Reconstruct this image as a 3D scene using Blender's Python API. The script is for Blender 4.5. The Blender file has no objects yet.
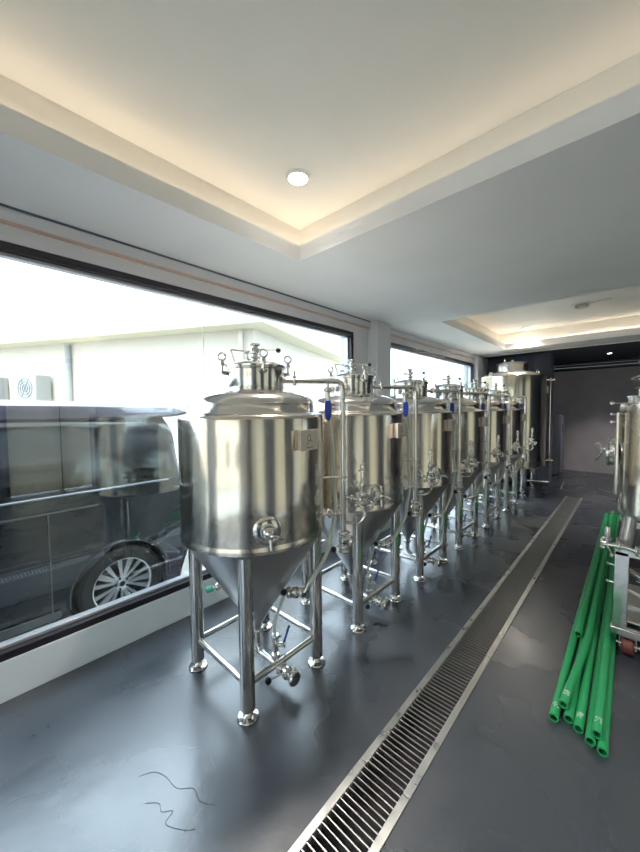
import bpy, bmesh, math, random
from mathutils import Vector, Matrix
random.seed(4)
PI = math.pi
scene = bpy.context.scene
COL = scene.collection

# ------------------------------------------------------------------ materials
def mat(name, color=(.8, .8, .8), rough=.5, metal=0.0, **kw):
    m = bpy.data.materials.new(name)
    m.use_nodes = True
    b = m.node_tree.nodes['Principled BSDF']
    b.inputs['Base Color'].default_value = (*color, 1)
    b.inputs['Roughness'].default_value = rough
    b.inputs['Metallic'].default_value = metal
    for k, v in kw.items():
        b.inputs[k.replace('_', ' ')].default_value = v
    return m

def nt(m):
    return m.node_tree.nodes, m.node_tree.links, m.node_tree.nodes['Principled BSDF']

def noise(m, scale, detail=4, vec='Object', mapping=(1, 1, 1), rough=.5):
    n, l, b = nt(m)
    tc = n.new('ShaderNodeTexCoord'); mp = n.new('ShaderNodeMapping'); t = n.new('ShaderNodeTexNoise')
    mp.inputs['Scale'].default_value = mapping
    t.inputs['Scale'].default_value = scale; t.inputs['Detail'].default_value = detail
    t.inputs['Roughness'].default_value = rough
    l.new(tc.outputs[vec], mp.inputs['Vector']); l.new(mp.outputs['Vector'], t.inputs['Vector'])
    return t

def ramp(m, src, p0, p1, c0, c1):
    n, l, b = nt(m)
    r = n.new('ShaderNodeValToRGB')
    r.color_ramp.elements[0].position = p0; r.color_ramp.elements[1].position = p1
    r.color_ramp.elements[0].color = (*c0, 1) if len(c0) == 3 else c0
    r.color_ramp.elements[1].color = (*c1, 1) if len(c1) == 3 else c1
    l.new(src, r.inputs[0])
    return r

def bump(m, src, strength, dist=.01):
    n, l, b = nt(m)
    bp = n.new('ShaderNodeBump'); bp.inputs['Strength'].default_value = strength; bp.inputs['Distance'].default_value = dist
    l.new(src, bp.inputs['Height']); l.new(bp.outputs['Normal'], b.inputs['Normal'])
    return bp

def paint(name, c, rough=.6, var=.06):
    m = mat(name, c, rough); n, l, b = nt(m)
    t = noise(m, 3.0, 5)
    r = ramp(m, t.outputs['Fac'], .3, .7, tuple(x * (1 - var) for x in c), tuple(min(1, x * (1 + var)) for x in c))
    l.new(r.outputs[0], b.inputs['Base Color'])
    t2 = noise(m, 180, 3); bump(m, t2.outputs['Fac'], .08, .002)
    return m

def steel(name, c, rough, aniso=0.0, streak=0.0):
    m = mat(name, c, rough, 1.0); n, l, b = nt(m)
    if aniso:
        b.inputs['Anisotropic'].default_value = aniso
        b.inputs['Anisotropic Rotation'].default_value = 0
        tg = n.new('ShaderNodeTangent'); tg.direction_type = 'RADIAL'; tg.axis = 'Z'
        l.new(tg.outputs[0], b.inputs['Tangent'])
    t = noise(m, 90, 3, mapping=(.15, .15, 6))
    r = ramp(m, t.outputs['Fac'], .3, .75, (rough * .8,) * 3, (rough * 1.3,) * 3)
    l.new(r.outputs[0], b.inputs['Roughness'])
    if streak:
        # rolled sheet is very slightly wavy round the tank
        t2 = noise(m, 7, 2, mapping=(1, 1, .04)); bump(m, t2.outputs['Fac'], streak, .012)
    return m

M = {}
M['shell'] = steel('brushed_steel_shell', (.75, .70, .63), .13, .82, .55)
M['steel'] = mat('satin_steel', (.74, .72, .69), .15, 1.0)
M['cone'] = mat('matt_steel_cone', (.60, .59, .59), .30, 1.0)
M['polish'] = mat('polished_steel', (.76, .74, .71), .10, 1.0)
M['galv'] = steel('dull_drain_steel', (.78, .78, .77), .32)
M['darksteel'] = steel('dark_tank_steel', (.66, .62, .53), .12, .5, .3)
M['black'] = mat('black_plastic', (.012, .012, .013), .35)
M['blue'] = mat('blue_plastic', (.03, .07, .42), .4)
M['green_valve'] = mat('mint_plastic', (.10, .55, .38), .5)
M['hose'] = mat('clear_braided_hose', (.80, .83, .78), .25, Transmission_Weight=.35, IOR=1.35)
M['ceiling'] = paint('ceiling_paint', (.84, .83, .82), .75, .02)
M['recess'] = paint('recess_paint', (.86, .83, .77), .75, .02)
M['wall'] = paint('wall_paint_grey', (.68, .68, .70), .7, .04)
M['curb'] = paint('curb_paint_pale', (.74, .80, .84), .6, .04)
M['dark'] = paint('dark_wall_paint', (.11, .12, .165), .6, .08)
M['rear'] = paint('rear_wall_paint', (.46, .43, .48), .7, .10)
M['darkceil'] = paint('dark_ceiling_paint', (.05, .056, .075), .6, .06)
M['frame'] = mat('black_window_frame', (.022, .018, .026), .35)
M['alu'] = mat('silver_window_bead', (.62, .62, .66), .35, .6)
M['ledge_glint'] = mat('tan_painted_highlight', (.62, .44, .36), .6)  # orange reflected highlight along the header ledge, put into the colour
M['green'] = mat('green_pipe_plastic', (.025, .33, .12), .38)
M['green_in'] = mat('green_pipe_bore', (.008, .14, .05), .6)
M['print'] = mat('white_pipe_print', (.62, .72, .66), .5)
M['plate'] = paint('etched_name_plate', (.74, .67, .58), .4, .05)
M['engrave'] = mat('engraved_mark', (.16, .12, .09), .6)
M['trench'] = mat('drain_trench', (.022, .018, .026), .45)
M['castor'] = mat('red_brown_wheel', (.16, .045, .04), .45)
M['van'] = mat('dark_van_paint', (.016, .020, .026), .18, Coat_Weight=1.0, Coat_Roughness=.03)
M['van_roof'] = mat('van_roof_trim', (.05, .04, .06), .3, Coat_Weight=.6)
M['tyre'] = mat('tyre_rubber', (.020, .019, .019), .75)
M['well'] = mat('wheel_well', (.008, .008, .009), .9)
M['rim'] = mat('machined_alloy', (.75, .76, .78), .25, .9)
M['chrome'] = mat('chrome_strip', (.25, .25, .27), .2, 1.0)
M['tail'] = mat('red_lamp_lens', (.25, .01, .01), .2)
M['white_wall'] = paint('white_render', (.58, .52, .44), .8, .03)
M['eave'] = paint('cream_fascia', (.62, .58, .44), .8, .03)
M['ground'] = paint('concrete_yard', (.42, .41, .37), .9, .12)
M['ac'] = paint('pale_metal_casing', (.30, .30, .29), .5, .03)
M['grille'] = mat('grey_grille', (.12, .12, .12), .6)
M['house'] = paint('added_house_render', (.82, .68, .52), .8, .03)
def blind():
    m = bpy.data.materials.new('added_blind_fabric'); m.use_nodes = True
    n = m.node_tree.nodes; l = m.node_tree.links; n.clear()
    o = n.new('ShaderNodeOutputMaterial'); a = n.new('ShaderNodeBsdfDiffuse'); b = n.new('ShaderNodeBsdfTranslucent'); x = n.new('ShaderNodeMixShader')
    a.inputs[0].default_value = (.66, .61, .52, 1); b.inputs[0].default_value = (.72, .66, .55, 1); x.inputs[0].default_value = .55
    l.new(a.outputs[0], x.inputs[1]); l.new(b.outputs[0], x.inputs[2]); l.new(x.outputs[0], o.inputs[0]); return m
M['blind'] = blind()
M['seal'] = mat('glass_joint_silicone', (.75, .78, .80), .5)
M['cabinet'] = paint('blue_grey_cabinet', (.16, .17, .22), .45, .04)
M['whiteplastic'] = mat('white_plastic', (.75, .74, .70), .5)
M['element'] = mat('detector_grille', (.5, .47, .42), .5)

def emis(name, c, s):
    m = bpy.data.materials.new(name); m.use_nodes = True
    n = m.node_tree.nodes; n.clear()
    e = n.new('ShaderNodeEmission'); o = n.new('ShaderNodeOutputMaterial')
    e.inputs[0].default_value = (*c, 1); e.inputs[1].default_value = s
    m.node_tree.links.new(e.outputs[0], o.inputs[0]); return m
M['lamp'] = emis('downlight_lens', (1, .97, .92), 12)
M['cove'] = emis('warm_led_strip', (1, .85, .66), 8.0)

def glass(name, tint, refl=1.0):
    m = bpy.data.materials.new(name); m.use_nodes = True
    n = m.node_tree.nodes; l = m.node_tree.links; n.clear()
    o = n.new('ShaderNodeOutputMaterial'); mx = n.new('ShaderNodeMixShader')
    tr = n.new('ShaderNodeBsdfTransparent'); gl = n.new('ShaderNodeBsdfGlossy'); fr = n.new('ShaderNodeFresnel')
    tr.inputs[0].default_value = (*tint, 1); gl.inputs['Roughness'].default_value = .0
    gl.inputs[0].default_value = (refl, refl, refl, 1)
    n.remove(fr); lw = n.new('ShaderNodeLayerWeight'); lw.inputs[0].default_value = .5
    pw = n.new('ShaderNodeMath'); pw.operation = 'POWER'; pw.inputs[1].default_value = 4.5
    ml = n.new('ShaderNodeMath'); ml.operation = 'MULTIPLY_ADD'; ml.inputs[1].default_value = .80; ml.inputs[2].default_value = .07; ml.use_clamp = True
    l.new(lw.outputs['Facing'], pw.inputs[0]); l.new(pw.outputs[0], ml.inputs[0]); l.new(ml.outputs[0], mx.inputs[0])
    l.new(tr.outputs[0], mx.inputs[1]); l.new(gl.outputs[0], mx.inputs[2]); l.new(mx.outputs[0], o.inputs[0])
    return m
M['glass'] = glass('window_glass', (.93, .97, .97))
M['van_glass'] = glass('tinted_van_glass', (.30, .33, .34), .9)

# painted epoxy floor
fm = M['floor'] = mat('dark_epoxy_floor', (.05, .06, .08), .25)
n_, l_, b_ = nt(fm)
t = noise(fm, 1.3, 3, rough=.45); r = ramp(fm, t.outputs['Fac'], .25, .78, (.022, .029, .042), (.044, .053, .072))
l_.new(r.outputs[0], b_.inputs['Base Color'])
t = noise(fm, 1.9, 3, rough=.45); r = ramp(fm, t.outputs['Fac'], .25, .75, (.18,) * 3, (.40,) * 3)
l_.new(r.outputs[0], b_.inputs['Roughness'])
t = noise(fm, 9, 4, rough=.5); bp_ = bump(fm, t.outputs['Fac'], .14, .010)
t = noise(fm, 75, 3, rough=.5); b2_ = n_.new('ShaderNodeBump'); b2_.inputs['Strength'].default_value = .10; b2_.inputs['Distance'].default_value = .003
l_.new(t.outputs['Fac'], b2_.inputs['Height']); l_.new(bp_.outputs['Normal'], b2_.inputs['Normal']); l_.new(b2_.outputs['Normal'], b_.inputs['Normal'])
b_.inputs['Specular IOR Level'].default_value = 1.0; b_.inputs['IOR'].default_value = 1.75

# ------------------------------------------------------------------ mesh helpers
def V(*a): return Vector(a)

def frame_of(d):
    d = d.normalized(); up = Vector((0, 0, 1)) if abs(d.z) < .95 else Vector((1, 0, 0))
    a = d.cross(up).normalized(); return a, a.cross(d).normalized()

def box(bm, x0, x1, y0, y1, z0, z1, rot=None, about=None):
    vs = [bm.verts.new((x, y, z)) for x in (x0, x1) for y in (y0, y1) for z in (z0, z1)]
    for f in ((0, 1, 3, 2), (4, 6, 7, 5), (0, 4, 5, 1), (2, 3, 7, 6), (0, 2, 6, 4), (1, 5, 7, 3)):
        bm.faces.new([vs[i] for i in f])
    if rot: bmesh.ops.rotate(bm, verts=vs, cent=about or (0, 0, 0), matrix=rot)
    return vs

def lathe(bm, prof, seg=32, c=(0, 0, 0), axis=(0, 0, 1), closed=False):
    """profile of (radius, height) turned about an axis through c"""
    ax = Vector(axis).normalized()
    if abs(ax.z) > .999: a, b = Vector((1, 0, 0)), Vector((0, 1, 0)) * (1 if ax.z > 0 else -1)
    else: a, b = frame_of(ax)
    c = Vector(c); rings = []
    for r, h in prof:
        if r < 1e-6: rings.append([bm.verts.new(c + ax * h)])
        else: rings.append([bm.verts.new(c + ax * h + (a * math.cos(2 * PI * i / seg) + b * math.sin(2 * PI * i / seg)) * r) for i in range(seg)])
    pairs = list(zip(rings, rings[1:]))
    if closed: pairs.append((rings[-1], rings[0]))
    for p, q in pairs:
        for i in range(seg):
            j = (i + 1) % seg
            if len(p) == 1 and len(q) == 1: continue
            if len(p) == 1: bm.faces.new((p[0], q[j], q[i]))
            elif len(q) == 1: bm.faces.new((p[i], p[j], q[0]))
            else: bm.faces.new((p[i], p[j], q[j], q[i]))
    return bm

def rod(bm, p0, p1, r, seg=16, r1=None):
    p0 = Vector(p0); p1 = Vector(p1); L = (p1 - p0).length; r1 = r if r1 is None else r1
    lathe(bm, [(0, 0), (r, 0), (r1, L), (0, L)], seg, p0, p1 - p0)

def smooth_path(pts, n=8):
    pts = [Vector(p) for p in pts]; out = []
    P = [pts[0] * 2 - pts[1]] + pts + [pts[-1] * 2 - pts[-2]]
    for i in range(1, len(P) - 2):
        for k in range(n):
            t = k / n; a, b, c, d = P[i - 1:i + 3]
            out.append(.5 * ((2 * b) + (c - a) * t + (2 * a - 5 * b + 4 * c - d) * t * t + (3 * b - a - 3 * c + d) * t ** 3))
    out.append(pts[-1]); return out

def bend(pts, R, n=6):
    """straight runs joined by round elbows"""
    pts = [Vector(p) for p in pts]; out = [pts[0]]
    for i in range(1, len(pts) - 1):
        a = (pts[i - 1] - pts[i]); b = (pts[i + 1] - pts[i]); q = min(R, a.length * .49, b.length * .49)
        A = pts[i] + a.normalized() * q; B = pts[i] + b.normalized() * q
        for k in range(n + 1):
            t = k / n; out.append((1 - t) ** 2 * A + 2 * t * (1 - t) * pts[i] + t * t * B)
    out.append(pts[-1]); return out

def tube(bm, pts, r, seg=12, cap=True, closed=False):
    pts = [Vector(p) for p in pts]; rings = []
    N = len(pts); a = None
    for i, p in enumerate(pts):
        if closed: d = pts[(i + 1) % N] - pts[i - 1]
        else: d = (pts[min(i + 1, N - 1)] - pts[max(i - 1, 0)])
        d.normalize()
        if a is None: a, _ = frame_of(d)
        a = (a - d * a.dot(d)).normalized(); b = d.cross(a)
        rings.append([bm.verts.new(p + (a * math.cos(2 * PI * k / seg) + b * math.sin(2 * PI * k / seg)) * r) for k in range(seg)])
    prs = list(zip(rings, rings[1:]))
    if closed: prs.append((rings[-1], rings[0]))
    for p, q in prs:
        for k in range(seg):
            j = (k + 1) % seg; bm.faces.new((p[k], p[j], q[j], q[k]))
    if cap and not closed:
        bm.faces.new(rings[0][::-1]); bm.faces.new(rings[-1])

def ring(bm, c, nrm, R, r, n=24, seg=8, a0=0, a1=2 * PI):
    c = Vector(c); a, b = frame_of(Vector(nrm)); full = abs(a1 - a0 - 2 * PI) < 1e-4
    k = n if full else n + 1
    tube(bm, [c + (a * math.cos(a0 + (a1 - a0) * i / n) + b * math.sin(a0 + (a1 - a0) * i / n)) * R for i in range(k)], r, seg, closed=full)

def ball(bm, c, r, sx=1, sy=1, sz=1, seg=16):
    res = bmesh.ops.create_uvsphere(bm, u_segments=seg, v_segments=seg // 2 + 2, radius=r)
    bmesh.ops.scale(bm, vec=(sx, sy, sz), verts=res['verts']); bmesh.ops.translate(bm, vec=c, verts=res['verts'])

def clamp_fit(bm, c, ax, r):
    """a tri-clamp joint: two flanges, band and wing nut"""
    c = Vector(c); ax = Vector(ax).normalized()
    lathe(bm, [(0, -.011), (r, -.011), (r * 1.12, -.006), (r * 1.12, .006), (r, .011), (0, .011)], 20, c, ax)
    a, b = frame_of(ax)
    rod(bm, c + a * r * 1.0 - b * .012, c + a * r * 1.0 + b * .016, .004, 8)
    ball(bm, c + a * r * 1.0 + b * .02, .008, seg=8)

def poly(bm, pts, thick):
    """closed outline extruded along a vector"""
    v = [bm.verts.new(p) for p in pts]; w = [bm.verts.new(Vector(p) + Vector(thick)) for p in pts]
    N = len(v)
    f1 = bm.faces.new(v); f2 = bm.faces.new(w[::-1])
    for i in range(N): bm.faces.new((v[i], w[i], w[(i + 1) % N], v[(i + 1) % N]))
    bmesh.ops.triangulate(bm, faces=[f1, f2])

def obj(name, bm, m, parent=None, loc=None, angle=35, bevel=0, label=None, shade=True):
    bmesh.ops.recalc_face_normals(bm, faces=bm.faces)
    me = bpy.data.meshes.new(name); bm.to_mesh(me); bm.free()
    ms = m if isinstance(m, (list, tuple)) else [m]
    for x in ms: me.materials.append(M[x])
    if shade:
        for p in me.polygons: p.use_smooth = True
        me.set_sharp_from_angle(angle=math.radians(angle))
    o = bpy.data.objects.new(name, me); COL.objects.link(o)
    if parent: o.parent = parent
    if loc: o.location = loc
    if bevel:
        md = o.modifiers.new('bevel', 'BEVEL'); md.width = bevel; md.segments = 2; md.limit_method = 'ANGLE'
        md.harden_normals = False
    if label: o['label'] = label
    return o

def struct(name, bm, m, **k):
    o = obj(name, bm, m, **k); o['kind'] = 'structure'; return o

def thing(name, label, cat, loc=(0, 0, 0), rotz=0, group=None):
    o = bpy.data.objects.new(name, None); COL.objects.link(o)
    o.location = loc; o.rotation_euler = (0, 0, rotz); o.empty_display_size = .1
    o['label'] = label; o['category'] = cat
    if group: o['group'] = group
    return o

def tag(o, label, cat, group=None):
    o['label'] = label; o['category'] = cat
    if group: o['group'] = group
    return o

def kids(o): return [c for c in list(COL.objects) if c.parent == o]

def dup(root, loc, label=None, group=None):
    r = root.copy(); COL.objects.link(r); r.location = loc
    if label: r['label'] = label
    if group: r['group'] = group
    for ch in kids(root):
        c = ch.copy(); COL.objects.link(c); c.parent = r
        for g in kids(ch):
            d = g.copy(); COL.objects.link(d); d.parent = c
    return r
B = bmesh.new

# ------------------------------------------------------------------ the room
XW = -2.36          # inside face of the window wall
CZ = 2.53           # soffit height
XR = 3.2; YB = -3.4; YF = 9.9; YE = 7.33
DX0, DX1 = -.827, -.597     # drain
DY0, DY1 = -1.0, 6.96
bm = B()
box(bm, -2.60, DX0 + .012, YB - .2, YF + .2, -.25, 0)
box(bm, DX1 - .012, XR + .2, YB - .2, YF + .2, -.25, 0)
box(bm, DX0 + .012, DX1 - .012, YB - .2, DY0, -.25, 0)
box(bm, DX0 + .012, DX1 - .012, DY1, YF + .2, -.25, 0)
struct('floor', bm, 'floor', shade=False)
bm = B()   # trench below the grates
box(bm, DX0 + .0121, DX1 - .0121, DY0, DY1, -.16, -.14)
box(bm, DX0 + .0121, DX0 + .016, DY0, DY1, -.14, -.032); box(bm, DX1 - .016, DX1 - .0121, DY0, DY1, -.14, -.032)
struct('trim_1', bm, 'trench', shade=False)

# window wall: curb below, header above, piers between
W1 = (-3.1, 3.127); W2 = (3.80, 7.03); SZ = .215; TZ = 2.365
bm = B(); box(bm, -2.56, XW, YB, YE, 0, SZ - .002); struct('baseboard_left', bm, 'curb', bevel=.004)
bm = B()
box(bm, -2.56, XW, YB, YE, TZ, 2.84)
box(bm, -2.56, XW, YB, W1[0], SZ, TZ); box(bm, -2.56, XW, W1[1], W2[0], SZ, TZ); box(bm, -2.56, XW, W2[1], YE, SZ, TZ)
box(bm, -2.56, XW, YE, YF, 0, 2.84)
struct('wall_left', bm, 'wall', shade=False)
bm = B(); box(bm, XW, -2.225, 3.40, 3.70, 0, CZ - .001); struct('trim_2', bm, 'wall', bevel=.006)        # pier between the windows
bm = B(); box(bm, XW, -2.29, 7.05, YE, 0, CZ - .001); struct('trim_3', bm, 'wall', bevel=.006)
bm = B()   # header moulding: three shallow steps
for y0, y1 in ((YB, 3.399), (3.701, 7.049)):
    box(bm, XW, XW + .030, y0, y1, 2.455, CZ - .006)
struct('trim_4', bm, 'wall', bevel=.003)
bm = B()
for y0, y1 in ((YB, 3.399), (3.701, 7.049)):
    box(bm, XW, XW + .036, y0, y1, 2.447, 2.4549)
struct('trim_5', bm, 'ledge_glint', shade=False)
bm = B(); box(bm, XW + .0301, XW + .040, YB, 3.399, CZ - .010, CZ - .001); struct('trim_6', bm, 'dark', shade=False)

def window(n, y0, y1, seams):
    bm = B()
    f = .042
    for a in ((y0, y1, SZ, SZ + f), (y0, y1, TZ - f, TZ)): box(bm, -2.47, XW - .004, *a)
    for a in ((y0, y0 + f), (y1 - f, y1)): box(bm, -2.47, XW - .004, a[0], a[1], SZ + f, TZ - f)
    fr = struct('window_%d' % n, bm, 'frame', bevel=.003)
    bm = B(); g = f + .018
    box(bm, -2.455, -2.405, y0 + f, y1 - f, SZ + f, SZ + g); box(bm, -2.455, -2.405, y0 + f, y1 - f, TZ - g, TZ - f)
    box(bm, -2.455, -2.405, y0 + f, y0 + g, SZ + g, TZ - g); box(bm, -2.455, -2.405, y1 - g, y1 - f, SZ + g, TZ - g)
    obj('glazing_bead', bm, 'alu', fr, bevel=.002)
    bm = B(); box(bm, -2.434, -2.426, y0 + g, y1 - g, SZ + g, TZ - g)
    obj('pane', bm, 'glass', fr, shade=False)
    for s in seams:
        bm = B(); box(bm, -2.4255, -2.4235, s - .002, s + .002, SZ + g, TZ - g)
        obj('glass_joint', bm, 'seal', fr, shade=False)
    return fr
window(1, W1[0], W1[1], (1.325, -1.0))
window(2, W2[0], W2[1], ())

# soffit strips, recesses
bm = B()
R1 = (-1.74, 1.85, -2.6, 1.69); R2 = (-1.74, 1.85, 4.02, 6.76)
def strips(bm, z0, z1, g):
    a = (R1[0] - g, R1[1] + g, R1[2] - g, R1[3] + g); b = (R2[0] - g, R2[1] + g, R2[2] - g, R2[3] + g)
    box(bm, XW, a[0], YB, YE, z0, z1); box(bm, a[1], XR, YB, YE, z0, z1)
    box(bm, a[0], a[1], YB, a[2], z0, z1); box(bm, a[0], a[1], a[3], b[2], z0, z1); box(bm, a[0], a[1], b[3], YE, z0, z1)
strips(bm, CZ, 2.632, 0); 
struct('ceiling', bm, 'ceiling', shade=False)
bm = B(); strips(bm, 2.6321, 2.829, .13); box(bm, -2.56, XR + .2, YB - .2, YE, 2.83, 2.95)
struct('ceiling_recess', bm, 'recess', shade=False)
for nm, (x0, x1, y0, y1), lb in (('a', R1, 'warm cove light strip round the large near ceiling recess'), ('b', R2, 'warm cove light strip round the far ceiling recess above the back tanks')):
    bm = B(); e = .105
    tube(bm, [(x0 - e, y0 - e, 2.6375), (x1 + e, y0 - e, 2.6375), (x1 + e, y1 + e, 2.6375), (x0 - e, y1 + e, 2.6375)], .004, 6, closed=True)
    tag(obj('cove_light', bm, 'cove'), lb, 'light')
bm = B(); box(bm, XW, XR, YE, YE + .022, CZ - .018, CZ + .06); struct('trim_7', bm, 'ceiling', bevel=.003)

# dark back room
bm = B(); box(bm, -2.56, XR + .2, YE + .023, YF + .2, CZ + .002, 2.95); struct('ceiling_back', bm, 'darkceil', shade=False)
bm = B(); box(bm, -2.56, XR + .2, YF, YF + .2, 0, 2.335); struct('wall_back', bm, 'rear', shade=False)
bm = B()
box(bm, -2.56, XR + .2, YF, YF + .2, 2.336, 2.40); box(bm, -2.56, XR + .2, YF - .05, YF + .2, 2.41, 2.46); box(bm, -2.56, XR + .2, YF - .02, YF + .2, 2.47, CZ)
struct('trim_8', bm, 'frame', shade=False)
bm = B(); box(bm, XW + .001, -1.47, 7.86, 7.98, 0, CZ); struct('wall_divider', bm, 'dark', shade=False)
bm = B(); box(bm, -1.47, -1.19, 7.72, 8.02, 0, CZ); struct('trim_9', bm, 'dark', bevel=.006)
bm = B()
RW = ((-2.4, -.6), (.6, 2.2), (3.6, 5.4))
ed = [YB] + [q for p in RW for q in p] + [YF]
for i in range(0, len(ed), 2): box(bm, XR, XR + .2, ed[i], ed[i + 1], 0, 2.84)
for p in RW: box(bm, XR, XR + .2, p[0], p[1], 2.3, 2.84)
struct('wall_right', bm, 'dark', shade=False)  # unseen wall; openings added and finish kept dark for the tank reflections
for k, p in enumerate(RW):
    bm = B()
    for q in (p[0], (p[0] + p[1]) / 2 - .03, p[1] - .06): box(bm, XR + .05, XR + .12, q, q + .06, 0, 2.3)
    f_ = struct('window_%d' % (k + 3), bm, 'frame', shade=False)  # added window, out of view, for daylight and bright stripes in the steel
    bm = B(); box(bm, XR + .08, XR + .088, p[0] + .06, p[1] - .06, .002, 2.299); obj('pane', bm, 'glass', f_, shade=False)
    for q0, q1 in ((p[0] + .05, (p[0] + p[1]) / 2 - .008), ((p[0] + p[1]) / 2 + .008, p[1] - .05)):
        bm = B(); box(bm, XR - .010, XR - .008, q0, q1, .03, 2.36); rod(bm, (XR - .012, q0, .03), (XR - .012, q1, .03), .010, 10); box(bm, XR - .05, XR - .001, q0, q1, 2.36, 2.43)
        tag(obj('added_blind', bm, 'blind', shade=False), 'added beige roller blind, out of view, for soft stripes in the steel', 'blind', 'added roller blinds on the unseen right hand wall')  # added blinds turn the glare into beige stripes on the tanks
# unseen wall behind the viewer; glazed door added for light and steel reflections
bm = B()
box(bm, -2.56, -1.5, YB - .2, YB, 0, 2.84); box(bm, 1.6, XR + .2, YB - .2, YB, 0, 2.84); box(bm, -1.5, 1.6, YB - .2, YB, 2.3, 2.84)
struct('wall_front', bm, 'wall', shade=False)
bm = B()
for a in ((-1.5, -1.44), (-.92, -.89), (-.45, -.40), (.02, .08), (.60, .63), (1.54, 1.6)): box(bm, a[0], a[1], YB - .12, YB - .05, 0, 2.3)
box(bm, -1.44, .02, YB - .12, YB - .05, 2.24, 2.3); box(bm, .08, 1.54, YB - .12, YB - .05, 2.24, 2.3)
d = struct('added_door_1', bm, 'frame')
bm = B(); box(bm, -1.44, .02, YB - .09, YB - .082, 0.002, 2.24); box(bm, .08, 1.54, YB - .09, YB - .082, 0.002, 2.24); obj('pane', bm, 'glass', d, shade=False)

# ------------------------------------------------------------------ lights fixed to the ceiling
def downlight(x, y, z, label, r=.055, power=110, col=(1, .93, .84)):
    t = thing('ceiling_downlight', label, 'ceiling light', (x, y, z), group=None)
    bm = B(); lathe(bm, [(r, -.012), (r + .004, -.013), (r + .014, -.006), (r + .016, 0), (r, 0)], 40, closed=True); obj('bezel', bm, 'whiteplastic', t)
    bm = B(); lathe(bm, [(0, -.009), (r, -.009), (r, -.001), (0, -.001)], 40); obj('lens', bm, 'lamp', t)
    ld = bpy.data.lights.new('lamp', 'SPOT'); ld.energy = power; ld.color = col; ld.shadow_soft_size = r; ld.spot_size = math.radians(96); ld.spot_blend = .9
    lo = bpy.data.objects.new('lamp', ld); COL.objects.link(lo); lo.location = (0, 0, -.03); lo.parent = t
    return t
RZ = 2.83
downlight(-1.455, 1.407, RZ, 'round recessed downlight glowing white in the large near ceiling recess')
downlight(-1.40, 6.66, RZ, 'small round downlight glowing in the far ceiling recess', r=.05)
downlight(1.45, 1.40, RZ, 'downlight in the near recess, out past the right of view')
downlight(1.45, 6.5, RZ, 'downlight in the far recess, on its side away from the windows')
downlight(-.40, 8.70, CZ, 'tiny downlight in the dark painted ceiling of the back room', r=.035, power=60)
t = thing('ceiling_detector', 'round white ceiling detector with brown grille in the far recess', 'smoke detector', (-.55, 5.60, RZ))
bm = B(); lathe(bm, [(0, -.012), (.11, -.012), (.125, -.006), (.13, 0), (0, 0)], 40); obj('base_plate', bm, 'whiteplastic', t)
bm = B(); lathe(bm, [(0, -.055), (.045, -.052), (.06, -.04), (.065, -.012), (0, -.012)], 32)
for i in range(14):
    a = i * 2 * PI / 14; box(bm, .058, .070, -.004, .004, -.05, -.012, Matrix.Rotation(a, 3, 'Z'))
obj('sensor_dome', bm, 'element', t)
bm = B(); box(bm, .12, .30, -.035, .035, -.010, 0); obj('side_plate', bm, 'whiteplastic', t, bevel=.003)

# ------------------------------------------------------------------ floor drain grates
def grate(y0, y1, label):
    t = thing('drain_grate', label, 'drain grate', ((DX0 + DX1) / 2, y0, 0), group='steel grates along the floor drain')
    w = (DX1 - DX0) / 2; L = y1 - y0 - .004; f = .030
    bm = B()
    for s in (-1, 1):
        a, b = sorted((s * w, s * (w - f))); box(bm, a, b, 0, L, .0005, .006)
        a, b = sorted((s * (w - f), s * (w - f + .004))); box(bm, a, b, 0, L, -.03, .0004)
    obj('frame', bm, 'galv', t, bevel=.0012)
    bm = B(); nb = int(round(L / .0265))
    for i in range(0, nb):
        y = (i + .5) * L / nb
        box(bm, -w + f - .002, w - f + .002, y - .0022, y + .0022, -.028, .003)
    obj('bars', bm, 'galv', t, shade=False)
ys = [-1.0, .13, 1.13, 2.13, 3.13, 4.13, 5.13, 6.13, 6.96]
names = ['steel drain grate nearest the viewpoint, just below the frame', 'steel drain grate at the bottom edge of the photo, its bars widest in view',
         'steel drain grate level with the gap between the first two tanks', 'steel drain grate level with the third tank and the kettle castor',
         'steel drain grate level with the fourth tank of the row', 'steel drain grate level with the fifth tank of the row',
         'steel drain grate level with the sixth tank, last but one in the line', 'last steel drain grate, at the far end of the drain line']
for i in range(8): grate(ys[i], ys[i + 1], names[i])

# ------------------------------------------------------------------ conical tanks
def P(r, az, z): a = math.radians(az); return Vector((r * math.cos(a), r * math.sin(a), z))
def D(az): a = math.radians(az); return Vector((math.cos(a), math.sin(a), 0))

def valve(parent, c, ax, lever_dir, r=.022, L=.075, name='valve', dz=.02):
    """butterfly / ball valve body with clamps, lever and black ball"""
    c = Vector(c); ax = Vector(ax).normalized(); ld = Vector(lever_dir).normalized()
    bm = B()
    rod(bm, c - ax * .045, c + ax * .045, r * .72, 16)
    lathe(bm, [(0, -.016), (r * 1.0, -.016), (r * 1.25, -.008), (r * 1.25, .008), (r, .016), (0, .016)], 20, c, ax)
    clamp_fit(bm, c - ax * .042, ax, r * 1.05); clamp_fit(bm, c + ax * .042, ax, r * 1.05)
    rod(bm, c, c + ld * .012 + V(0, 0, dz), r * .45, 10)
    v = obj(name, bm, 'polish', parent)
    bm = B(); s = c + V(0, 0, dz); rod(bm, s, s + ld * L, .0045, 10)
    lv = obj('lever', bm, 'polish', v)
    bm = B(); ball(bm, s + ld * (L + .008), .018, seg=14); obj('lever_knob', bm, 'black', v)
    return v

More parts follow.
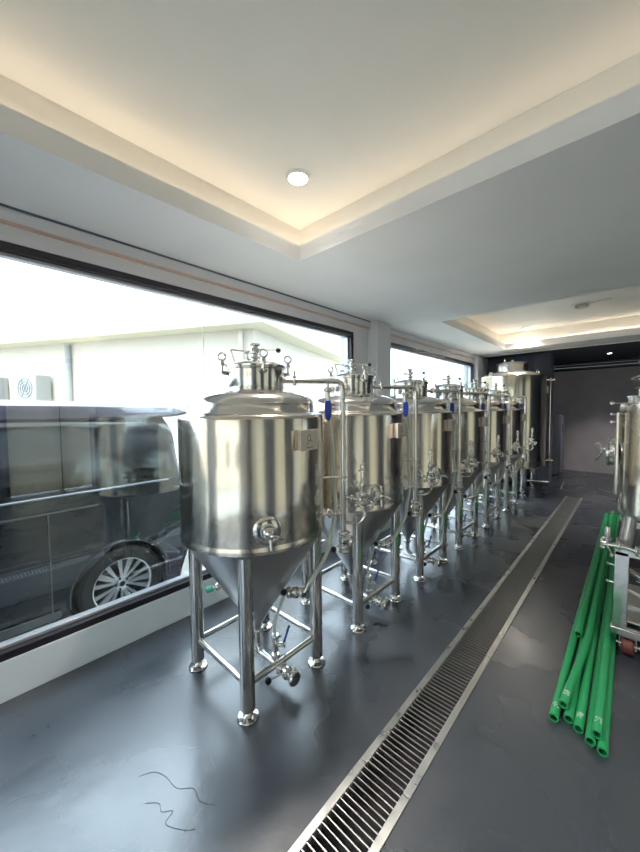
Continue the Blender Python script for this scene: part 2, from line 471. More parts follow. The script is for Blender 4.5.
def make_tank(loc, label, group):
    t = thing('fermentation_tank', label, 'tank', loc, group=group)
    S = 96
    bm = B(); lathe(bm, [(.388, .835), (.400, .832), (.4015, .822), (.4015, .842), (.3985, .852), (.398, .86), (.398, 1.455), (.396, 1.467), (.388, 1.475), (.37, 1.478), (.30, 1.478)], S)
    obj('shell', bm, 'shell', t, angle=60)
    bm = B(); lathe(bm, [(0, .215), (.026, .215), (.026, .25), (.034, .262), (.386, .812), (.394, .830), (.398, .834), (.36, .84)], S); obj('cone', bm, 'cone', t)
    bm = B(); lathe(bm, [(.362, 1.478), (.355, 1.482), (.350, 1.490), (.349, 1.530), (.346, 1.548), (.330, 1.566), (.295, 1.583), (.24, 1.600), (.18, 1.616), (.12, 1.625)], S); obj('dome', bm, 'steel', t, angle=60)
    for sx, sy in ((-1, -1), (1, -1), (1, 1), (-1, 1)):
        x, y = sx * .2475, sy * .2435
        bm = B(); lathe(bm, [(0, .040), (.030, .040), (.0365, .048), (.0365, .80), (0, .80)], 32, (x, y, 0)); lg = obj('leg', bm, 'steel', t)
        bm = B(); lathe(bm, [(0, 0), (.050, 0), (.053, .006), (.049, .011), (.026, .014), (.018, .022), (.014, .03), (.014, .052), (0, .052)], 28, (x, y, 0)); obj('foot', bm, 'polish', lg)
    for i, (a, b) in enumerate((((-1, -1), (1, -1)), ((1, -1), (1, 1)), ((1, 1), (-1, 1)), ((-1, 1), (-1, -1)))):
        bm = B(); rod(bm, (a[0] * .2475, a[1] * .2435, .165), (b[0] * .2475, b[1] * .2435, .165), .0165, 20); obj('brace', bm, 'steel', t)
    # manway
    cx, cy = .017, .017
    bm = B(); lathe(bm, [(.150, 1.60), (.156, 1.612), (.156, 1.722), (.166, 1.724), (.166, 1.733), (.13, 1.733)], 64, (cx, cy, 0)); mw = obj('manway', bm, 'steel', t)
    bm = B(); lathe(bm, [(.12, 1.7335), (.168, 1.7335), (.169, 1.741), (.163, 1.746), (.14, 1.757), (.09, 1.770), (.03, 1.776), (0, 1.777)], 64, (cx, cy, 0)); lid = obj('lid', bm, 'steel', t)
    bm = B()
    cc = V(cx, cy, 0) + D(222) * .085; u = D(250)
    tube(bm, bend([cc - u * .035 + V(0, 0, 1.76), cc - u * .052 + D(222) * .01 + V(0, 0, 1.832), cc + u * .048 + D(222) * .01 + V(0, 0, 1.838), cc + u * .035 + V(0, 0, 1.76)], .014), .0042, 8)
    obj('lid_handle', bm, 'polish', lid)
    for az in (-25, 65, 155, 245):
        bm = B(); o = V(cx, cy, 0); d = D(az); n = D(az + 90)
        a = o + d * .158
        for s in (-1, 1):
            p = a + n * s * .012
            poly(bm, [p + V(0, 0, 1.69) - n * .003, p + V(0, 0, 1.712) - n * .003, p + d * .034 + V(0, 0, 1.712) - n * .003, p + d * .034 + V(0, 0, 1.698) - n * .003], n * .006)
        q = o + d * .186
        rod(bm, q + V(0, 0, 1.700), q + V(0, 0, 1.765), .0052, 10)
        rod(bm, q - n * .02 + V(0, 0, 1.704), q + n * .02 + V(0, 0, 1.704), .005, 10)
        lathe(bm, [(0, 1.741), (.014, 1.741), (.015, 1.748), (.010, 1.766), (.007, 1.772), (0, 1.772)], 16, q)
        box(bm, -.012, .05, -.006, .006, 1.742, 1.749, None)
        vs = bm.verts[-8:] if False else [v for v in bm.verts][-8:]
        bmesh.ops.rotate(bm, verts=vs, cent=(0, 0, 0), matrix=Matrix.Rotation(math.radians(az + 180), 3, 'Z'))
        bmesh.ops.translate(bm, verts=vs, vec=q)
        ring(bm, q + V(0, 0, 1.791), n if az in (65, 245) else d, .0195, .0048, 20, 8)
        obj('lid_clamp', bm, 'polish', t)
    # valve on the lid
    c = V(cx - .004, cy - .004, 0)
    bm = B(); lathe(bm, [(0, 1.77), (.018, 1.77), (.018, 1.785), (.030, 1.787), (.033, 1.793), (.030, 1.799), (.017, 1.801), (.017, 1.812), (.026, 1.816), (.030, 1.83), (.026, 1.846), (.017, 1.85), (.017, 1.856), (.027, 1.858), (.030, 1.864), (.027, 1.872), (0, 1.874)], 28, c)
    rod(bm, c + D(223) * .02 + V(0, 0, 1.826), c + D(223) * .05 + V(0, 0, 1.826), .009, 12)
    ball(bm, c + D(223) * .05 + V(0, 0, 1.826), .012, seg=10)
    rod(bm, c + D(-20) * .01 + V(0, 0, 1.80), c + D(-20) * .045 + V(0, 0, 1.797), .006, 10)
    rod(bm, c + D(100) * .01 + V(0, 0, 1.83), c + D(100) * .045 + V(0, 0, 1.84), .008, 10)
    lv = obj('lid_valve', bm, 'polish', t)
    bm = B(); rod(bm, c + V(0, 0, 1.836), c + D(43) * .125 + V(0, 0, 1.834), .0042, 10); obj('lever', bm, 'polish', lv)
    bm = B(); ball(bm, c + D(43) * .132 + V(0, 0, 1.834), .0145, seg=16); obj('lever_knob', bm, 'black', lv)
    # sample port
    d = D(-28); a = P(.396, -28, .937)
    bm = B(); lathe(bm, [(0, 0), (.068, 0), (.068, .006), (.060, .012), (.036, .016), (.030, .022), (.018, .024), (.016, .046), (0, .046)], 40, a, d); sp = obj('sample_port', bm, 'steel', t)
    bm = B(); q = a + d * .058
    lathe(bm, [(0, -.016), (.026, -.016), (.028, -.009), (.022, 0), (.015, .004), (.015, .03), (0, .032)], 24, q, d)
    rod(bm, q + d * .018, q + d * .030 + V(0, 0, -.062), .009, 12, .0065)
    n = D(62)
    tube(bm, smooth_path([q + d * .03 + n * .0, q + d * .045 + n * .02 + V(0, 0, .004), q + d * .05 + n * .05 + V(0, 0, -.012)], 5), .0065, 8)
    obj('sample_tap', bm, 'polish', sp)
    # name plate on its bracket
    bm = B(); a = P(.40, 3, 1.35); n = D(97); d = D(7)
    pts = [a + d * .026 + n * s + V(0, 0, z) for s, z in ((-.070, -.05), (.062, -.05), (.062, .05), (-.070, .05))]
    poly(bm, pts, d * .004)
    for s in (-1, 1):
        q = a + n * s * .05; poly(bm, [q - d * .006 + V(0, 0, -.05), q + d * .026 + V(0, 0, -.05), q + d * .026 + V(0, 0, .05), q - d * .006 + V(0, 0, .05)], n * .003)
    np_ = obj('name_plate', bm, 'plate', t, shade=False)
    bm = B()
    q = a + d * .0303
    for (u0, z0, u1, z1) in ((-.022, -.024, -.012, -.004), (-.012, -.004, -.022, .010), (-.022, .010, -.006, .028), (-.006, .028, .008, .014), (.008, .014, .002, -.002), (.002, -.002, .020, -.010), (-.012, -.004, .002, -.002), (-.03, -.036, .026, -.036)):
        p0 = q + n * u0 + V(0, 0, z0); p1 = q + n * u1 + V(0, 0, z1); w = (p1 - p0).cross(d).normalized() * .0016
        poly(bm, [p0 - w, p1 - w, p1 + w, p0 + w], d * .0006)
    obj('engraved_emblem', bm, 'engrave', np_, shade=False)
    # bottom outlet: elbow out towards the room
    bm = B()
    tube(bm, bend([(0, 0, .235), (0, 0, .088), (.225, 0, .088)], .085, 10), .0185, 20)
    clamp_fit(bm, (0, 0, .212), (0, 0, 1), .03); clamp_fit(bm, (.215, 0, .088), (1, 0, 0), .03)
    obj('outlet_pipe', bm, 'steel', t)
    ov = valve(t, (.262, 0, .088), (1, 0, 0), (-.35, -1, -.15), .026, .10, 'outlet_valve', .012)
    bm = B(); lathe(bm, [(0, -.012), (.034, -.012), (.038, -.005), (.038, .005), (.034, .012), (0, .012)], 28, (.318, 0, .088), (1, 0, 0)); rod(bm, (.318, 0, .088), (.318, .0, .135), .006, 8); ball(bm, (.318, 0, .138), .010, seg=8)
    obj('end_cap', bm, 'polish', ov)
    bm = B()    # small drain cock rising from the outlet
    rod(bm, (.165, 0, .09), (.165, 0, .17), .012, 14); clamp_fit(bm, (.165, 0, .135), (0, 0, 1), .02)
    rod(bm, (.165, -.0, .165), (.165, 0, .235), .019, 16); rod(bm, (.165, 0, .20), (.20, .03, .20), .012, 12)
    ring(bm, (.205, .034, .20), (1, 1, 0), .014, .005, 16, 6); clamp_fit(bm, (.165, 0, .245), (0, 0, 1), .02)
    dv = obj('drain_cock', bm, 'polish', t)
    bm = B(); rod(bm, (.20, .03, .205), (.215, .06, .30), .0065, 8); obj('lever', bm, 'blue', dv)
    bm = B(); tube(bm, smooth_path([(.165, 0, .25), (.163, .0, .32), (.172, .03, .40), (.176, .058, .455)], 6), .009, 10); obj('drain_hose', bm, 'hose', t)
    # racking port on the cone
    az = 20; a = P(.175, az, .470); d = (D(az) + V(0, 0, .22)).normalized()
    bm = B(); rod(bm, a - d * .02, a + d * .05, .016, 16); clamp_fit(bm, a + d * .05, d, .027); obj('racking_port', bm, 'steel', t)
    rv = valve(t, a + d * .085, d, (-.45, -.9, -.1), .025, .06, 'racking_valve', .02)
    e = a + d * .13
    bm = B(); tube(bm, bend([e - d * .01, e + d * .012, e + d * .02 + V(.0, .025, .04)], .02), .011, 12); obj('hose_barb', bm, 'polish', rv)
    hose_end = e + d * .02 + V(.0, .018, .03)
    # thermometer well with mint cap on the window side of the cone
    a = P(.20, 215, .47); d = (D(215) + V(0, 0, -.4)).normalized()
    bm = B(); rod(bm, a, a + d * .07, .011, 14); clamp_fit(bm, a + d * .04, d, .02); th = obj('probe_well', bm, 'steel', t)
    bm = B(); rod(bm, a + d * .07, a + d * .11, .018, 14); obj('probe_cap', bm, 'green_valve', th, label='mint green plastic cap')
    # blow off arm: out of the collar, across and down
    AZ = 48.5; ad = D(AZ); top = V(.345, .384, 0)
    bm = B()
    tube(bm, bend([V(cx, cy, 0) + ad * .15 + V(0, 0, 1.665), top + V(0, 0, 1.662), top + V(0, 0, .775)], .05, 8), .0165, 20)
    clamp_fit(bm, V(cx, cy, 0) + ad * .215 + V(0, 0, 1.665), ad, .026)
    rod(bm, V(cx, cy, 0) + ad * .215 + V(0, 0, 1.66), V(cx, cy, 0) + ad * .215 + V(0, 0, 1.72), .004, 8)
    arm = obj('blow_off_pipe', bm, 'steel', t)
    bm = B(); rod(bm, P(.395, AZ, 1.10), top + V(0, 0, 1.10), .008, 12); ring(bm, top + V(0, 0, 1.10), (0, 0, 1), .0195, .0045, 20, 8); obj('pipe_bracket', bm, 'steel', arm)
    bm = B(); rod(bm, P(.395, AZ, .885), top + V(0, 0, .885), .013, 14); clamp_fit(bm, P(.435, AZ, .885), ad, .025); clamp_fit(bm, P(.475, AZ, .885), ad, .022)
    lathe(bm, [(0, 0), (.034, 0), (.034, .008), (0, .008)], 24, P(.395, AZ, .885), ad); obj('side_connection', bm, 'polish', arm)
    vv = valve(t, top + V(0, 0, .725), (0, 0, 1), (.0, -1, -.25), .028, .085, 'pipe_valve', -.01)
    bm = B(); q = top + V(0, 0, .655); lathe(bm, [(0, 0), (.035, 0), (.04, .006), (.035, .014), (.02, .02), (0, .02)], 28, q)
    ring(bm, top + V(.02, .03, .72), (1, -.3, 0), .022, .006, 16, 6); obj('end_cap', bm, 'polish', vv)
    # relief assembly beside the pipe
    s = D(43); q = top + s * .115
    bm = B(); rod(bm, top + V(0, 0, .985), q + V(0, 0, .955), .009, 12); clamp_fit(bm, top + s * .05 + V(0, 0, .972), s, .020)
    rod(bm, q + V(0, 0, .90), q + V(0, 0, 1.0), .013, 16); clamp_fit(bm, q + V(0, 0, .955), (0, 0, 1), .03); clamp_fit(bm, q + V(0, 0, .995), (0, 0, 1), .024)
    rod(bm, q - s * .045 + V(0, 0, .93), q + s * .05 + V(0, 0, .93), .011, 12); clamp_fit(bm, q + s * .05 + V(0, 0, .93), s, .022)
    ring(bm, q + D(-47) * .02 + V(0, 0, .95), D(-47), .024, .006, 18, 6)
    rv = obj('relief_manifold', bm, 'polish', t)
    bm = B(); tube(bm, smooth_path([q + V(0, 0, .91), q + s * .012 + V(0, 0, .87), q - s * .02 + V(0, 0, .83), q - s * .075 + V(0, 0, .825), top + V(0, 0, .835)], 6), .0095, 10); obj('return_loop', bm, 'steel', rv)
    bm = B(); lathe(bm, [(0, 1.0), (.014, 1.0), (.015, 1.03), (.019, 1.045), (.019, 1.065), (.012, 1.075), (.012, 1.13), (.024, 1.133), (.024, 1.141), (.013, 1.145), (.016, 1.165), (.010, 1.178), (0, 1.18)], 22, q); obj('relief_tube', bm, 'polish', rv)
    # tee, blue handled cock and clear hose
    h = V(cx, cy, 0) + ad * .405
    bm = B(); rod(bm, h + V(0, 0, 1.66), h + V(0, 0, 1.53), .010, 14); clamp_fit(bm, h + V(0, 0, 1.612), (0, 0, 1), .022); rod(bm, h + V(0, 0, 1.60), h + V(0, 0, 1.54), .016, 14)
    ring(bm, h + D(20) * .028 + V(0, 0, 1.612), D(-30), .014, .004, 14, 6); tc = obj('hose_cock', bm, 'polish', t)
    bm = B(); k = h + D(-42) * .020
    poly(bm, [k + s * u + V(0, 0, z) for u, z in ((-.014, 1.550), (.014, 1.550), (.021, 1.52), (.019, 1.46), (.008, 1.435), (-.008, 1.435), (-.019, 1.46), (-.021, 1.52))], D(-42) * .010)
    obj('lever', bm, 'blue', tc, bevel=.003)
    bm = B(); tube(bm, smooth_path([h + V(0, 0, 1.535), h + V(.006, .006, 1.43), V(.300, .345, 1.25), V(.300, .355, 1.05), V(.315, .350, .90), V(.318, .300, .76), V(.330, .235, .66), hose_end], 8), .0125, 12); obj('hose', bm, 'hose', t)
    return t

G6 = 'row of conical steel fermentation tanks along the windows'
T0 = V(-1.6, 1.166, 0)
tank = make_tank(T0, 'largest conical steel tank in the foreground, first of the window row', G6)
lb = ['second conical steel tank from the front, in front of the pier between windows',
      'third conical steel tank from the front, lid against the far window',
      'fourth conical steel tank from the front, mid row below the far window',
      'fifth conical steel tank from the front, next to last small tank',
      'last of the small conical steel tanks, just before the tall dark tank']
for i, l in enumerate(lb): dup(tank, T0 + V(0, .9 * (i + 1), 0), l, G6)

# tall tank at the end of the row
t = thing('bright_tank', 'tall dark sided steel tank with lifting lugs at end of the window row', 'tank', (-1.67, 6.98, 0))
Rb = .53
bm = B(); lathe(bm, [(.10, .40), (.35, .415), (.50, .44), (.525, .455), (Rb, .475), (Rb, .485), (Rb, 2.035), (Rb, 2.045), (.525, 2.055), (.44, 2.06)], 96); obj('shell', bm, 'darksteel', t, angle=60)
bm = B(); lathe(bm, [(.48, 2.058), (.44, 2.10), (.30, 2.14), (.2, 2.15), (0, 2.155)], 72); obj('dome', bm, 'steel', t, angle=60)
bm = B(); lathe(bm, [(.25, 2.13), (.25, 2.26), (.265, 2.262), (.265, 2.275), (.2, 2.278)], 56); mw = obj('manway', bm, 'steel', t)
bm = B(); lathe(bm, [(.2, 2.2785), (.268, 2.2785), (.266, 2.29), (.16, 2.315), (0, 2.325)], 56); rod(bm, (0, 0, 2.32), (0, 0, 2.36), .03); ring(bm, (-.1, -.1, 2.33), (1, 0, 0), .05, .006, 16, 6); obj('lid', bm, 'steel', t)
for az in (-28, 62, 152, 242):
    bm = B(); q = P(.50, az, 2.085); n = D(az); ring(bm, q, D(az + 0), .030, .012, 20, 8); box(bm, -.03, .03, -.008, .008, -.03, -.005)
    vs = list(bm.verts)[-8:]; bmesh.ops.rotate(bm, verts=vs, cent=(0, 0, 0), matrix=Matrix.Rotation(math.radians(az + 90), 3, 'Z')); bmesh.ops.translate(bm, verts=vs, vec=q + V(0, 0, -.02))
    obj('lifting_lug', bm, 'polish', t)
for sx, sy in ((1, -1), (1, 1), (-1, 1), (-1, -1)):
    x, y = sx * .28, sy * .38
    bm = B(); lathe(bm, [(0, .05), (.045, .05), (.05, .06), (.05, .47), (0, .47)], 28, (x, y, 0)); lg = obj('leg', bm, 'steel', t)
    bm = B(); lathe(bm, [(0, 0), (.06, 0), (.06, .01), (.02, .025), (.018, .055), (0, .055)], 24, (x, y, 0)); obj('foot', bm, 'polish', lg)
bm = B(); d = D(22); q = P(.60, 22, 0)
rod(bm, q + V(0, 0, .53), q + V(0, 0, 2.0), .011, 12)
for z in (.55, 1.98): rod(bm, P(.52, 22, z), P(.66, 22, z), .010, 10); clamp_fit(bm, q + V(0, 0, z + .02), (0, 0, 1), .024); rod(bm, q + V(0, 0, z) - D(112) * .05, q + V(0, 0, z) + D(112) * .05, .006, 8)
obj('sight_tube', bm, 'polish', t)
bm = B(); lathe(bm, [(0, 0), (.04, 0), (.04, .02), (.02, .03), (.02, .08), (.035, .085), (.035, .10), (0, .10)], 24, P(.52, -50, .95), D(-50)); obj('side_port', bm, 'polish', t)
a = P(.535, 5, 1.80); bm = B(); poly(bm, [a + D(95) * u + V(0, 0, z) for u, z in ((-.05, -.06), (.05, -.06), (.05, .06), (-.05, .06))], D(5) * .012); obj('name_plate', bm, 'plate', t, shade=False)
bm = B(); tube(bm, bend([(0, 0, .41), (0, 0, .18), (.58, .1, .18)], .1, 8), .02, 14); clamp_fit(bm, (.50, .088, .18), (1, .17, 0), .032); obj('outlet_pipe', bm, 'steel', t)
tag(mw, 'x', 'x') if False else None

# grey cabinet in the back room
t = thing('storage_cabinet', 'narrow blue grey metal cabinet behind the dark column', 'cabinet', (-1.20, 8.9, 0))
bm = B(); box(bm, -.55, .0, 0, .55, .02, 1.32); obj('body', bm, 'cabinet', t, bevel=.008)
bm = B(); box(bm, .0, .022, .01, .54, .05, 1.30); dr = obj('door', bm, 'cabinet', t, bevel=.004)
bm = B(); rod(bm, (.045, .09, .95), (.045, .09, 1.12), .010, 10); rod(bm, (.02, .09, .96), (.045, .09, .96), .007, 8); rod(bm, (.02, .09, 1.11), (.045, .09, 1.11), .007, 8); obj('handle', bm, 'polish', dr)
bm = B(); box(bm, -1.01, -.985, 7.5, 8.25, .0005, .004, Matrix.Rotation(.07, 3, 'Z'), (-1, 7.9, 0)); tag(obj('floor_strip', bm, 'galv'), 'thin pale metal strip on the dark floor before the back room', 'strip')
t = thing('floor_hose', 'short steel pipe lying on the floor by the dark column', 'pipe', (-1.13, 7.6, 0)) if False else None

bm = B()
for ln in ([(-1.46, .46), (-1.43, .51), (-1.37, .535), (-1.30, .545), (-1.25, .59), (-1.19, .585), (-1.13, .62)], [(-1.34, .44), (-1.30, .475), (-1.265, .47), (-1.235, .50), (-1.215, .465), (-1.15, .50), (-1.12, .53)]):
    pp = smooth_path([V(x, y, .0006) for x, y in ln], 6)
    for p, q in zip(pp, pp[1:]):
        w_ = (q - p).cross(V(0, 0, 1)).normalized() * .0008; poly(bm, [p - w_, q - w_, q + w_, p + w_], V(0, 0, .0003))
struct('trim_10', bm, 'trench', shade=False)
# ------------------------------------------------------------------ kettle on a wheeled frame (right edge)
K = V(.222, 2.93, 0)
t = thing('brewing_kettle', 'steel kettle on a wheeled frame cut off by the right edge', 'kettle', K)
bm = B(); lathe(bm, [(.10, .78), (.25, .815), (.288, .824), (.300, .838), (.300, .848), (.300, 1.49), (.300, 1.50), (.298, 1.512), (.307, 1.515), (.307, 1.522), (.24, 1.525)], 96); obj('shell', bm, 'shell', t, angle=60)
bm = B(); lathe(bm, [(.262, 1.5245), (.262, 1.550), (.268, 1.553), (.268, 1.562), (.20, 1.568), (0, 1.568)], 72); obj('dome', bm, 'steel', t)
bm = B(); lathe(bm, [(.215, 1.566), (.215, 1.602), (.232, 1.606), (.235, 1.617), (.21, 1.624), (.205, 1.650), (.248, 1.664), (.252, 1.674), (.20, 1.698), (.14, 1.716), (.13, 1.742), (.213, 1.762), (.218, 1.775), (.15, 1.798), (.06, 1.815), (0, 1.82)], 56); obj('stacked_lid', bm, 'polish', t)
bm = B()
rod(bm, P(.30, 200, 1.518), P(.35, 200, 1.518), .006, 10); ball(bm, P(.352, 200, 1.518), .013, seg=10); obj('rim_peg', bm, 'polish', t)
bm = B(); q = P(.322, 200, 0)
rod(bm, q + V(0, 0, 1.20), q + V(0, 0, 1.46), .010, 12)
for z in (1.27, 1.40, 1.45): rod(bm, P(.295, 200, z), P(.350, 200, z), .006, 10); ball(bm, P(.352, 200, z), .010, seg=8)
rod(bm, q + V(0, 0, .95), q + V(0, 0, 1.2), .012, 12); obj('sight_gauge', bm, 'polish', t)
d = D(176); a = P(.292, 176, 1.20)
bm = B(); lathe(bm, [(0, 0), (.105, 0), (.105, .018), (.09, .024), (.085, .045), (.095, .048), (.095, .06), (0, .064)], 40, a, d); mw = obj('side_manway', bm, 'steel', t)
bm = B(); rod(bm, a + d * .055, a + d * .10, .012, 14); lathe(bm, [(0, .065), (.03, .065), (.034, .072), (.02, .085), (0, .085)], 20, a, d)
n = D(86)
for k in range(4):
    an = PI / 4 + k * PI / 2; v = n * math.cos(an) + V(0, 0, math.sin(an)); rod(bm, a + d * .085, a + d * .115 + v * .075, .0075, 10)
obj('hand_wheel', bm, 'polish', mw)
# frame
fx0, fx1, fy0, fy1 = -.072 - K.x, .78 - K.x, 2.70 - K.y, 3.42 - K.y
for x, y, sx, sy in ((fx0, fy0, 1, 1), (fx1, fy0, -1, 1), (fx0, fy1, 1, -1), (fx1, fy1, -1, -1)):
    bm = B(); a, b = sorted((x, x + sx * .066)); c, e = sorted((y, y + sy * .05))
    box(bm, a, b, c, e, .1585, .625); obj('frame_post', bm, 'steel', t, bevel=.004)
    bm = B(); rod(bm, ((a + b) / 2 + sx * .01, (c + e) / 2 + sy * .02, .626), ((a + b) / 2 + sx * .01, (c + e) / 2 + sy * .02, .70), .034, 20)
    q = V((a + b) / 2 + sx * .01, (c + e) / 2 + sy * .02, .66); w_ = V(q.x, q.y, 0); k_ = w_ * min(1, .285 / w_.length); rod(bm, q, k_ + V(0, 0, .835), .034, 20)
    obj('support_leg', bm, 'cone', t)
bm = B()
box(bm, fx0 - .010, fx1 + .004, fy0 - .010, fy0 + .05, .115, .158); box(bm, fx0 - .004, fx1 + .004, fy1 - .05, fy1 + .004, .115, .158)
box(bm, fx0 - .004, fx0 + .05, fy0 + .05, fy1 - .05, .115, .158); box(bm, fx1 - .05, fx1 + .004, fy0 + .05, fy1 - .05, .115, .158)
obj('base_rail', bm, 'steel', t, bevel=.005)
bm = B()
box(bm, fx0, fx1, fy0, fy0 + .04, .600, .645); box(bm, fx0, fx1, fy1 - .04, fy1, .600, .645); box(bm, fx0, fx0 + .04, fy0 + .04, fy1 - .04, .600, .645); box(bm, fx1 - .04, fx1, fy0 + .04, fy1 - .04, .600, .645)
obj('top_rail', bm, 'steel', t, bevel=.004)
bm = B(); box(bm, fx0 + .06, fx1 - .06, fy0 + .06, fy1 - .06, .175, .187); box(bm, fx0 + .06, fx1 - .06, fy0 + .05, fy0 + .08, .26, .29); obj('lower_shelf', bm, 'galv', t, bevel=.003)
bm = B()
ball(bm, (.12, .0, .36), .13, sx=1.2, sy=.9, sz=1); rod(bm, (.12, 0, .187), (.12, 0, .36), .08); pm = obj('pump', bm, 'cone', t)
bm = B(); tube(bm, smooth_path([(fx0 + .02, fy0 + .12, .50), (-.1, -.16, .44), (.1, -.18, .40), (.3, -.12, .42), (.42, .02, .46)], 8), .016, 12); obj('transfer_pipe', bm, 'polish', t)
bm = B(); tube(bm, smooth_path([(fx0 + .06, fy0 + .1, .36), (.0, -.14, .30), (.18, -.12, .31), (.4, -.1, .38)], 8), .011, 12); obj('white_hose', bm, 'whiteplastic', t)
for x, y in ((fx0 + .072, fy0 + .03), (fx1 - .07, fy0 + .03), (fx0 + .072, fy1 - .05), (fx1 - .07, fy1 - .05)):
    bm = B(); box(bm, x - .040, x + .040, y - .03, y + .03, .108, .1145)
    box(bm, x - .040, x - .035, y - .02, y + .02, .035, .108); box(bm, x + .035, x + .040, y - .02, y + .02, .035, .108); rod(bm, (x - .048, y, .052), (x + .048, y, .052), .006, 10)
    ball(bm, (x - .050, y, .052), .010, seg=8); ball(bm, (x + .050, y, .052), .010, seg=8)
    c = obj('castor', bm, 'polish', t)
    bm = B(); lathe(bm, [(0, -.030), (.040, -.030), (.050, -.020), (.052, 0), (.050, .020), (.040, .030), (0, .030)], 28, (x, y, .052), (1, 0, 0)); obj('wheel', bm, 'castor', c)
# pipework at the top of the post
bm = B(); z = .665; y = fy0 - .035
tube(bm, smooth_path([(fx0 - .055, y, z), (fx0 + .05, y, z + .004), (fx0 + .15, y - .01, z - .015), (fx0 + .3, y + .01, z + .005), (fx0 + .7, y + .02, z + .01)], 6), .0165, 14)
clamp_fit(bm, (fx0 + .02, y, z + .002), (1, 0, 0), .027); clamp_fit(bm, (fx0 + .10, y - .006, z - .004), (1, 0, 0), .027)
lathe(bm, [(0, -.012), (.03, -.012), (.034, 0), (.03, .012), (0, .012)], 20, (fx0 - .055, y, z), (1, 0, 0))
for xx in (fx0 + .04, fx0 + .4): box(bm, xx, xx + .02, y + .005, fy0 + .01, z - .035, z - .01)
mp = obj('manifold_pipe', bm, 'polish', t)
bm = B(); lathe(bm, [(0, .0), (.016, .0), (.016, .03), (.026, .034), (.026, .042), (.015, .046), (.015, .10), (.012, .11), (0, .11)], 20, (fx0 - .035, y, z)); rod(bm, (fx0 - .035, y, z), (fx0 - .01, y - .03, z - .05), .006, 8); ball(bm, (fx0 - .01, y - .032, z - .052), .011, seg=8); obj('bleed_valve', bm, 'polish', mp)
for zz in (.53, .42):
    bm = B(); rod(bm, (fx0 - .03, fy0 + .02, zz), (fx0, fy0 + .02, zz), .007, 10); ball(bm, (fx0 - .03, fy0 + .02, zz), .011, seg=8); obj('frame_bolt', bm, 'polish', t)
bm = B(); rod(bm, (fx0 + .1, fy0 + .02, .46), (fx0 + .125, fy0 + .02, .46), .007, 8); ball(bm, (fx0 + .13, fy0 + .02, .46), .012, seg=8)
obj('frame_bolt', bm, 'polish', t)

# ------------------------------------------------------------------ green plastic pipes on the floor
def gpipe(pts, label, r=.0195, seg=24, mark=True):
    t = thing('green_pipe', label, 'plastic pipe', pts[0], group='green plastic pipes on the floor')
    o = Vector(pts[0]); path = smooth_path([Vector(p) - o for p in pts], 12)
    bm = B(); tube(bm, path, r, seg, cap=False)
    # inner bore
    inner = bmesh.new(); tube(bm, path, r * .70, seg, cap=False)
    inner.free()
    d0 = (path[1] - path[0]).normalized()
    bm.verts.ensure_lookup_table(); N = len(path)
    for idx in (0, N - 1):
        A = [bm.verts[idx * seg + k] for k in range(seg)]; Bv = [bm.verts[(N + idx) * seg + k] for k in range(seg)]
        for k in range(seg):
            j = (k + 1) % seg; bm.faces.new((A[k], A[j], Bv[j], Bv[k]))
    obj('pipe_wall', bm, 'green', t, angle=50)
    if mark:   # faint white print
        bm = B(); a, b = frame_of(d0)
        up = Vector((0, 0, 1)); side = d0.cross(up).normalized()
        for k in range(3):
            y0 = .055 + .013 * k
            for j in range(-3, 4):
                if random.random() < .25: continue
                an = j * .2; rr = r + .0004
                c = [d0 * yy + (up * math.cos(q) + side * math.sin(q)) * rr for yy, q in ((y0, an - .07), (y0 + .009, an - .07), (y0 + .009, an + .07), (y0, an + .07))]
                poly(bm, c, (up * math.cos(an) + side * math.sin(an)) * .0003)
        obj('printed_mark', bm, 'print', t, shade=False)
r = .0195; z0 = r + .001; z1 = .0562
rows = [  # x at the near end, x beside the kettle, x at the far end, height, y near, y far
 (-.250, -.255, -.256, z0, 1.885, 6.05, 'leftmost long green pipe of the bundle, lying on the floor', True),
 (-.222, -.182, -.1915, z1, 1.955, 6.08, 'green pipe on top between the two leftmost near ends of the bundle', True),
 (-.196, -.205, -.213, z0, 1.925, 6.00, 'bottom green pipe second from the left along the floor', False),
 (-.156, -.162, -.170, z0, 1.893, 6.05, 'green pipe with white print, last before the gap in the bundle', True),
 (-.0885, -.094, -.1055, z1, 1.870, 6.10, 'green pipe lying on top of the right hand pair of near ends', True),
 (-.110, -.115, -.127, z0, 1.855, 6.02, 'green pipe lower left in the right hand group of near ends', False),
 (-.067, -.073, -.084, z0, 1.832, 6.00, 'rightmost green pipe, its end closest to the viewer', False)]
for xa, xb, xc, z, ya, yb, l, mk in rows:
    gpipe([(xa, ya, z), (xb, 2.75, z), ((xb + xc) / 2, 4.4, z), (xc, yb, z)], l, mark=mk)
gpipe([(-.232, 2.64, z1 + .001), (-.233, 3.5, z1 + .001), (-.234, 4.5, z1 + .001), (-.2345, 5.6, z1 + .001)], 'short green pipe resting on the others, its end halfway along', mark=False)

# ------------------------------------------------------------------ outside: yard, van, neighbouring building
bm = B(); box(bm, -40, -2.601, -30, 45, -.35, -.25); box(bm, -2.6, 40, -40, -3.61, -.35, -.25); struct('ground', bm, 'ground', shade=False)
YC = .905; WZ = .07; GZ = -.25
v = thing('parked_van', 'dark van parked right outside the large window', 'van', (-3.05, YC, GZ))
